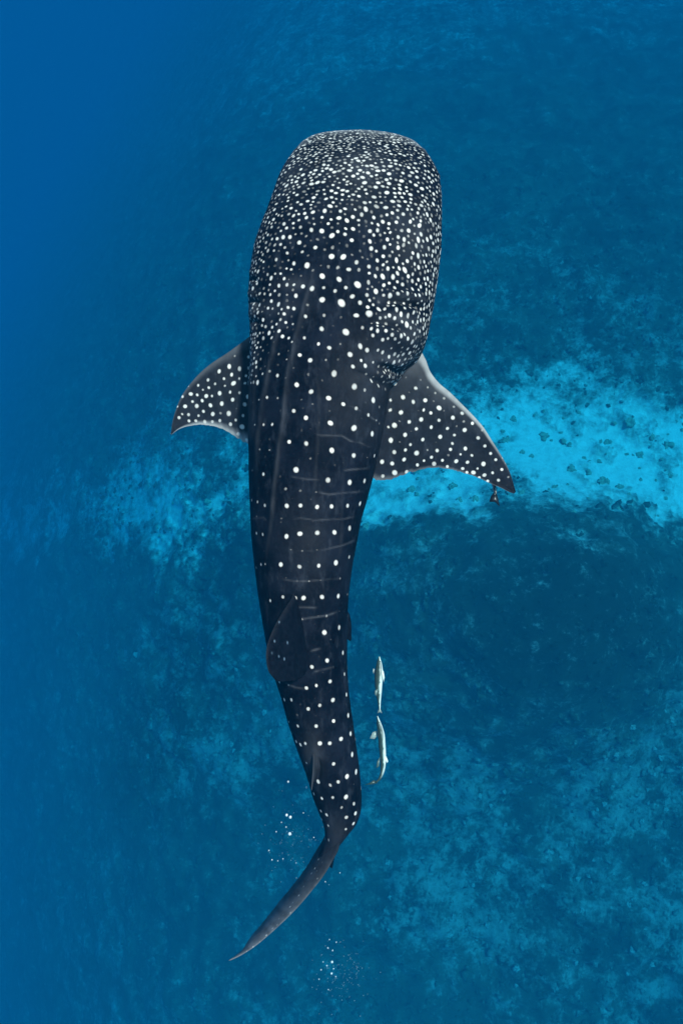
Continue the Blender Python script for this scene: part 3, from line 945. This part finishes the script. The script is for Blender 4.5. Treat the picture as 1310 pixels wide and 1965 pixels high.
def build_fins():
    right_pale = lambda c, t, px, py: np.clip(
        .95 * sstep(.10, .03, c) * sstep(.97, .55, t) + .13 * sstep(.26, .10, c) * sstep(.7, .35, t)
        + .14 * sstep(.30, .0, t) * sstep(.5, .1, c) + .45 * sstep(.95, 1.0, c) + .05, 0, 1) * (.55 + .6 * fbm(px / 16, py / 16, 3, 5))
    o = blade('pectoral_fin', SHARK,
              edge3([(752, 672), (800, 672), (815, 688), (825, 713), (842, 735), (862, 752), (885, 775), (905, 795), (925, 818), (942, 845),
                     (958, 870), (972, 895), (982, 920), (989, 944)], -.06, -.26),
              edge3([(690, 880), (712, 912), (726, 922), (745, 921), (765, 914), (790, 905), (815, 899), (840, 898), (870, 902), (900, 911),
                     (925, 920), (945, 930), (960, 936), (976, 944), (986, 947)], -.15, -.265),
              .045, .006, 300, 130, FIN_R_SPOTS, bow=.035, paler=right_pale, ripple=.02, edge_pale=.42)
    o['label'] = 'spotted pectoral fin with a pale grey leading edge'
    left_pale = lambda c, t, px, py: np.clip(
        .35 * sstep(.14, .0, c) + .95 * sstep(.86, .96, c) + .07, 0, 1) * (.6 + .5 * fbm(px / 16, py / 16, 3, 6))
    o = blade('pectoral_fin', SHARK,
              edge3([(530, 625), (500, 632), (480, 645), (460, 660), (435, 678), (408, 696), (385, 715), (365, 738), (348, 763), (337, 790),
                     (331, 812), (328, 833)], -.16, -.34),
              edge3([(530, 880), (500, 868), (478, 853), (465, 846), (450, 836), (430, 825), (410, 818), (385, 815), (360, 818), (343, 824),
                     (329, 834)], -.22, -.345),
              .045, .006, 260, 120, FIN_L_SPOTS, bow=.03, paler=left_pale, ripple=.015, hind_pale=.5)
    o['label'] = 'spotted pectoral fin with a pale hind edge, half under the body'

    # first dorsal fin, leaning over to the shark's left
    zt = lambda pts: unproj([p[0] for p in pts], [p[1] for p in pts], [p[2] for p in pts])
    a, c = body_top(562, 1138)[2], body_top(602, 1268)[2]
    lead = zt([(566, 1128, a - .05), (558, 1150, a + .04), (540, 1178, a + .12), (522, 1212, .40), (511, 1248, .43), (514, 1284, .43), (527, 1304, .41)])
    trail = zt([(596, 1255, c - .06), (594, 1276, c - .02), (584, 1295, c + .02), (570, 1304, .28), (550, 1307, .35), (538, 1308, .39), (529, 1306, .408)])
    dk = lambda c_, t, px, py: .05 * sstep(.10, .0, c_) * fbm(px / 8, py / 8, 3, 3)
    o = blade('dorsal_fin', SHARK, lead, trail, .028, .006, 150, 90, DORSAL_SPOTS, paler=dk, belly_under=False, mat=MAT_FIN, bow=.0)
    # second dorsal fin
    a, c = body_top(600, 1438), body_top(606, 1492)
    tip = unproj(597, 1516, .13)
    blade('dorsal_fin', SHARK, np.vstack([a + [0, 0, -.03], a * .5 + tip * .5 + [.006, .015, .018], tip]),
          np.vstack([c + [0, 0, -.03], c * .5 + tip * .5 + [0, .006, 0], tip + [.003, -.003, -.003]]), .014, .004, 60, 40, None,
          paler=lambda c_, t, px, py: .18 * np.ones_like(c_), belly_under=False)
    # pelvic fins
    blade('pelvic_fin', SHARK, edge3([(645, 1150), (664, 1168), (673, 1190), (674, 1226)], -.15, -.22),
          edge3([(640, 1215), (652, 1222), (664, 1226), (672, 1230)], -.16, -.22), .018, .004, 60, 40, None, belly_under=False)
    blade('pelvic_fin', SHARK, edge3([(530, 1150), (512, 1168), (507, 1190), (512, 1222)], -.16, -.27),
          edge3([(540, 1215), (528, 1222), (518, 1226), (513, 1228)], -.17, -.27), .018, .004, 60, 40, None, belly_under=False)

    # tail fin: a tall upright blade swept over to the left, with a short lower lobe
    tp = lambda c_, t, px, py: np.clip((.03 + .58 * sstep(.05, .75, t)) * (.4 + fbm(px / 12, py / 12, 4, 4)) + .10 * sstep(.8, 1, c_) + .18 * sstep(.75, 1, t), 0, 1)
    lead = zt([(648, 1580, -.09), (650, 1622, -.03), (638, 1650, -.01), (620, 1680, .0), (600, 1706, .01), (575, 1736, .02), (550, 1762, .03),
               (520, 1790, .03), (490, 1815, .03), (462, 1833, .02), (440, 1843, .02)])
    trail = zt([(632, 1590, -.20), (608, 1630, -.24), (590, 1660, -.27), (570, 1688, -.28), (548, 1715, -.26), (524, 1745, -.22), (501, 1774, -.16),
                (480, 1799, -.10), (466, 1821, -.05), (450, 1836, -.02), (439, 1844, .01)])
    blade('tail_fin', SHARK, lead, trail, .036, .006, 220, 80, TAIL_SPOTS, paler=tp, belly_under=False, bow=.03)
    lead = zt([(650, 1600, -.12), (645, 1628, -.30), (640, 1650, -.48), (638, 1664, -.58)])
    trail = zt([(618, 1650, -.18), (622, 1654, -.32), (630, 1660, -.46), (636, 1667, -.585)])
    o = blade('tail_fin', SHARK, lead, trail, .026, .005, 70, 40, None, belly_under=False)
    o['label'] = 'short lower lobe of the tail fin'


def dorsal_mat():
    M = Mat('shaded_dorsal_skin')  # skin and spots coloured dim to stand in for the fin's own shade
    fine = M.noise(50, 4, 0.6)
    c = M.mix(M.ramp(fine, .3, .7), (0.0022, 0.003, 0.0065), (0.007, 0.008, 0.014))
    c = M.mix(M.attr('pale'), c, (0.27, 0.255, 0.265))
    c = M.mix(M.attr('spot'), c, (0.30, 0.42, 0.55))
    M.l(c, M.b.inputs['Base Color'])
    M.b.inputs['Roughness'].default_value = 0.55
    M.b.inputs['Specular IOR Level'].default_value = 0.05
    return M.m


MAT_FIN = dorsal_mat()
build_fins()
MAT_EYE = simple_mat('dark_eye', (0.006, 0.006, 0.008), (0.02, 0.02, 0.025), 60, 0.15, 0)


def ball(name, p, r, mat, parent=None, sub=2, scale=(1, 1, 1)):
    import bmesh
    bm = bmesh.new()
    bmesh.ops.create_icosphere(bm, subdivisions=sub, radius=r)
    for f in bm.faces: f.smooth = True
    me = bpy.data.meshes.new(name); bm.to_mesh(me); bm.free()
    me.materials.append(mat)
    o = bpy.data.objects.new(name, me)
    COL.objects.link(o)
    o.location = p; o.scale = scale
    if parent is not None:
        o.parent = parent; o.matrix_parent_inverse = parent.matrix_world.inverted()
    return o


for ex, ey in ((551, 318), (838, 338)):
    ball('eye', tuple(unproj(ex, ey, -.07)), .018, MAT_EYE, SHARK)

# ------------------------------------------------------------------ remoras
MAT_REMORA = fish_mat('pale_remora_skin', (0.035, 0.065, 0.06), (0.15, 0.25, 0.23), (0.74, 0.84, 0.78))
MAT_REMORA_DARK = fish_mat('dark_remora_skin', (0.008, 0.010, 0.014), (0.014, 0.015, 0.018), (0.6, 0.55, 0.45))


def remora(label, line, z0, z1, prof, mat, roll, tailfin, pecs, dorsal, dark_end=0.0, group=None):
    """line: snout-to-tail pixels; prof: (fraction, half width px, height ratio)"""
    n, m = 90, 28
    p = np.asarray(line, float)
    C2 = resample(p, n)
    t = np.linspace(0, 1, n)
    z = z0 + (z1 - z0) * t
    C = unproj(C2[:, 0], C2[:, 1], z)
    root = empty('remora', tuple(C[n // 2]), label, 'fish', group)
    pr = np.array(prof, float)
    hw = np.interp(t, pr[:, 0], pr[:, 1]); hw = smooth1(hw, 4)
    hr = np.interp(t, pr[:, 0], pr[:, 2])
    k = (CAMZ - z) / math.cos(TILT) / FPX
    a = np.maximum(hw, .15) * k; b = a * hr
    tan = np.gradient(C, axis=0); tan /= np.linalg.norm(tan, axis=-1, keepdims=True)
    up = np.array([-math.sin(roll), 0, math.cos(roll)])
    side = np.cross(tan, up); side /= np.linalg.norm(side, axis=-1, keepdims=True)
    up2 = np.cross(side, tan)
    th = np.linspace(0, 2 * math.pi, m, endpoint=False)
    P = C[:, None] + side[:, None] * (a[:, None] * np.sin(th))[..., None] + up2[:, None] * (b[:, None] * np.cos(th))[..., None]
    ct = np.cos(th)[None, :] * np.ones((n, 1))
    V = np.vstack([P.reshape(-1, 3), C[0][None], C[-1][None]])
    T = t[:, None] * np.ones((1, m))
    nz = .3 * (vnoise(T * 30, ct * 3, 3) - .5)
    flank = sstep(.85, .3, ct + nz)
    stripe = sstep(.34, .14, np.abs(ct - .30 + nz * .4)) * sstep(.06, .12, T) * sstep(.42, .2, T)
    belly = sstep(.66, .30, ct + nz) * (1 - dark_end * sstep(.80, .93, T))
    flank = flank * (1 - dark_end * sstep(.80, .93, T))
    ext = lambda A: np.concatenate([A.ravel(), [A.ravel()[0]], [A.ravel()[-1]]])
    o = mesh_obj('body', V, grid_quads(n, m, True), mat, root, {'flank': ext(flank), 'stripe': ext(stripe), 'belly': ext(belly)},
                 tris=np.vstack([cap_tris(0, m, n * m, True), cap_tris((n - 1) * m, m, n * m + 1)]))
    fix_normals(o)

    def flat(name, outline, zz, fl, be, th_=.0022):
        q = np.asarray(outline, float)
        B = unproj(q[:, 0], q[:, 1], zz)
        kk = len(B)
        V = np.vstack([B + [0, 0, th_], B - [0, 0, th_], B.mean(0)[None] + [0, 0, th_ * 1.8], B.mean(0)[None] - [0, 0, th_ * 1.8]])
        tr = [(i, (i + 1) % kk, 2 * kk) for i in range(kk)] + [((i + 1) % kk + kk, i + kk, 2 * kk + 1) for i in range(kk)]
        qd = [(i + kk, (i + 1) % kk + kk, (i + 1) % kk, i) for i in range(kk)]
        f = mesh_obj(name, V, qd, mat, root, {'flank': np.full(len(V), fl), 'stripe': np.zeros(len(V)), 'belly': np.full(len(V), be)}, tris=tr)
        fix_normals(f)

    flat('tail_fin', tailfin[0], z1 + np.asarray(tailfin[1]), .2 * (1 - dark_end), tailfin[2])
    for q, dz, be in pecs: flat('pectoral_fin', q, np.interp(.25, [0, 1], [z0, z1]) + dz, .6, be)
    for q, dz, be in dorsal: flat('dorsal_fin', q, np.interp(.7, [0, 1], [z0, z1]) + dz, .4, be)
    i = int(n * .09)
    for s in (-1, 1):
        e = C[i] + side[i] * a[i] * s * .86 + up2[i] * b[i] * .3
        ball('eye', tuple(e), a[i] * .28, MAT_EYE, root, 1)
    return root


remora('pale green remora with a straight tail, swimming just ahead of its twin', [(727, 1260), (727, 1280), (726, 1300), (726, 1320), (727, 1345), (728, 1364)],
       -.22, -.22, [(0, 1.2, .9), (.05, 3.2, .8), (.14, 6.0, .8), (.28, 8.6, .8), (.42, 8.4, .85), (.55, 7.0, .9), (.7, 5.2, .95), (.85, 2.6, 1), (1, 1.2, 1.1)],
       MAT_REMORA, math.radians(48), ([(726.5, 1360), (729.5, 1360), (733, 1369), (728.5, 1366.5), (723.5, 1369)], 0, .2),
       [([(731, 1283), (735.5, 1288), (737.5, 1300), (736, 1309), (733, 1300)], .02, 1.0),
        ([(719, 1284), (716, 1283), (715, 1288), (716.5, 1293), (719.5, 1292)], -.02, .7)],
       [([(725, 1322), (719, 1325), (718.5, 1332), (722, 1336)], .03, .1)])
remora('pale remora with a curved dark tail, following behind its twin', [(723.5, 1374), (727, 1390), (731, 1410), (733, 1435), (734.5, 1458), (733.5, 1478), (728, 1494), (721, 1501)],
       -.22, -.25, [(0, 1.0, .9), (.05, 2.8, .8), (.14, 5.2, .8), (.28, 7.2, .8), (.45, 7.0, .85), (.6, 6.0, .9), (.75, 4.6, .95), (.9, 2.6, 1), (1, 1.4, 1.1)],
       MAT_REMORA, math.radians(48), ([(723, 1499), (724, 1502.5), (714, 1505), (699, 1506), (708, 1503), (716, 1497)], -.01, -.0),
       [([(724, 1402), (715, 1405), (709, 1417), (718, 1418), (725, 1410)], -.03, .45)],
       [([(737, 1450), (741, 1452), (744.5, 1461), (742, 1464), (738, 1460)], .01, 1.0),
        ([(729, 1452), (723, 1462), (722, 1474), (727, 1470)], .03, .0)], dark_end=1.0)
remora('small dark remora clinging under the tip of the shark\'s pectoral fin', [(930, 862), (936, 885), (942, 908), (947, 930), (950, 950)],
       -.31, -.33, [(0, 1.2, .8), (.08, 4.0, .7), (.3, 6.0, .7), (.6, 5.0, .8), (.85, 3.6, .9), (1, 2.8, 1.1)],
       MAT_REMORA_DARK, math.radians(-30), ([(946.5, 945), (951, 944), (955, 956), (958, 972), (954.5, 969), (950, 963), (938, 963), (941, 953)], 0, .0),
       [([(946, 893), (956, 900), (954, 908), (947, 903)], -.01, .1)],
       [([(949, 935), (951.5, 938), (951.5, 948), (949.5, 944)], .02, .9)])

# ------------------------------------------------------------------ bubbles
def bubble_mat(name, alpha):
    M = Mat(name)
    M.b.inputs['Base Color'].default_value = (0.85, 0.88, 0.90, 1)
    M.b.inputs['Roughness'].default_value = 0.12
    M.b.inputs['Specular IOR Level'].default_value = 0.8
    M.b.inputs['Alpha'].default_value = alpha
    f = M.noise(20, 2)
    M.bump(f, .2, .002)
    return M.m


MAT_BUB = bubble_mat('silvery_bubble', .7)
MAT_BUB_FAINT = bubble_mat('faint_bubble', .34)
MAT_MIST = bubble_mat('bubble_mist', .16)
LB = 'small silvery air bubble drifting beside the shark\'s tail'
for x, y, r in ((553, 1500, 2.6), (588, 1511, 2.8), (550, 1564, 3.4), (557, 1568, 3.6), (556, 1600, 4.0), (549, 1587, 2.0), (582, 1560, 1.6),
                (530, 1596, 1.8), (568, 1656, 2.0), (516, 1632, 1.8), (522, 1650, 1.8), (533, 1652, 1.6), (543, 1648, 1.6), (602, 1607, 1.6), (624, 1692, 1.6),
                (652, 1675, 1.4), (540, 1578, 1.6)):
    z = random.uniform(-.55, -.2)
    k = (CAMZ - z) / math.cos(TILT) / FPX
    o = ball('bubble', tuple(unproj(x, y, z)), r * .72 * k, MAT_BUB, None, 2, (1, 1.1, .75))
    if r < 2.1: o.data.materials[0] = MAT_BUB_FAINT
    tag(o, LB, 'bubble', 'air bubbles beside the tail')
LB2 = 'tiny pale air bubble in the loose cloud beyond the tail tip'
for x, y, r in ((637, 1846, 3.0), (636, 1868, 2.6), (629, 1819, 2.2), (638, 1824, 2.0), (645, 1808, 1.8), (632, 1803, 1.6), (627, 1853, 2.0), (616, 1861, 2.0),
                (640, 1859, 1.6), (644, 1874, 1.8), (620, 1846, 1.5), (612, 1879, 1.8), (630, 1899, 1.6)):
    z = random.uniform(-1.6, -1.0)
    k = (CAMZ - z) / math.cos(TILT) / FPX
    o = ball('bubble', tuple(unproj(x, y, z)), r * .66 * k, MAT_BUB if r > 2.4 else MAT_BUB_FAINT, None, 2, (1, 1.1, .75))
    tag(o, LB2, 'bubble', 'air bubbles beyond the tail tip')


def fine_bubbles():
    import bmesh
    bm = bmesh.new(); bmesh.ops.create_icosphere(bm, subdivisions=1, radius=1)
    bv = np.array([v.co[:] for v in bm.verts]); bf = np.array([[v.index for v in f.verts] for f in bm.faces]); bm.free()
    V, F = [], []
    rr = random.Random(3)
    for cx, cy, sx, sy, n, z0, z1 in ((570, 1625, 32, 30, 150, -1.2, -.5), (655, 1865, 26, 30, 150, -2.4, -1.2), (590, 1530, 25, 25, 30, -.8, -.4)):
        for _ in range(n):
            z = rr.uniform(z0, z1)
            c = unproj(rr.gauss(cx, sx), rr.gauss(cy, sy), z)
            r = rr.choice((.35, .45, .6, .8)) * (CAMZ - z) / FPX
            F.append(bf + len(V) * len(bv)); V.append(bv * r + c)
    o = mesh_obj('bubble_mist', np.vstack(V), None, MAT_MIST, tris=np.vstack(F))
    tag(o, 'faint mist of fine bubbles trailing the shark\'s tail', 'bubbles', kind='stuff')


fine_bubbles()
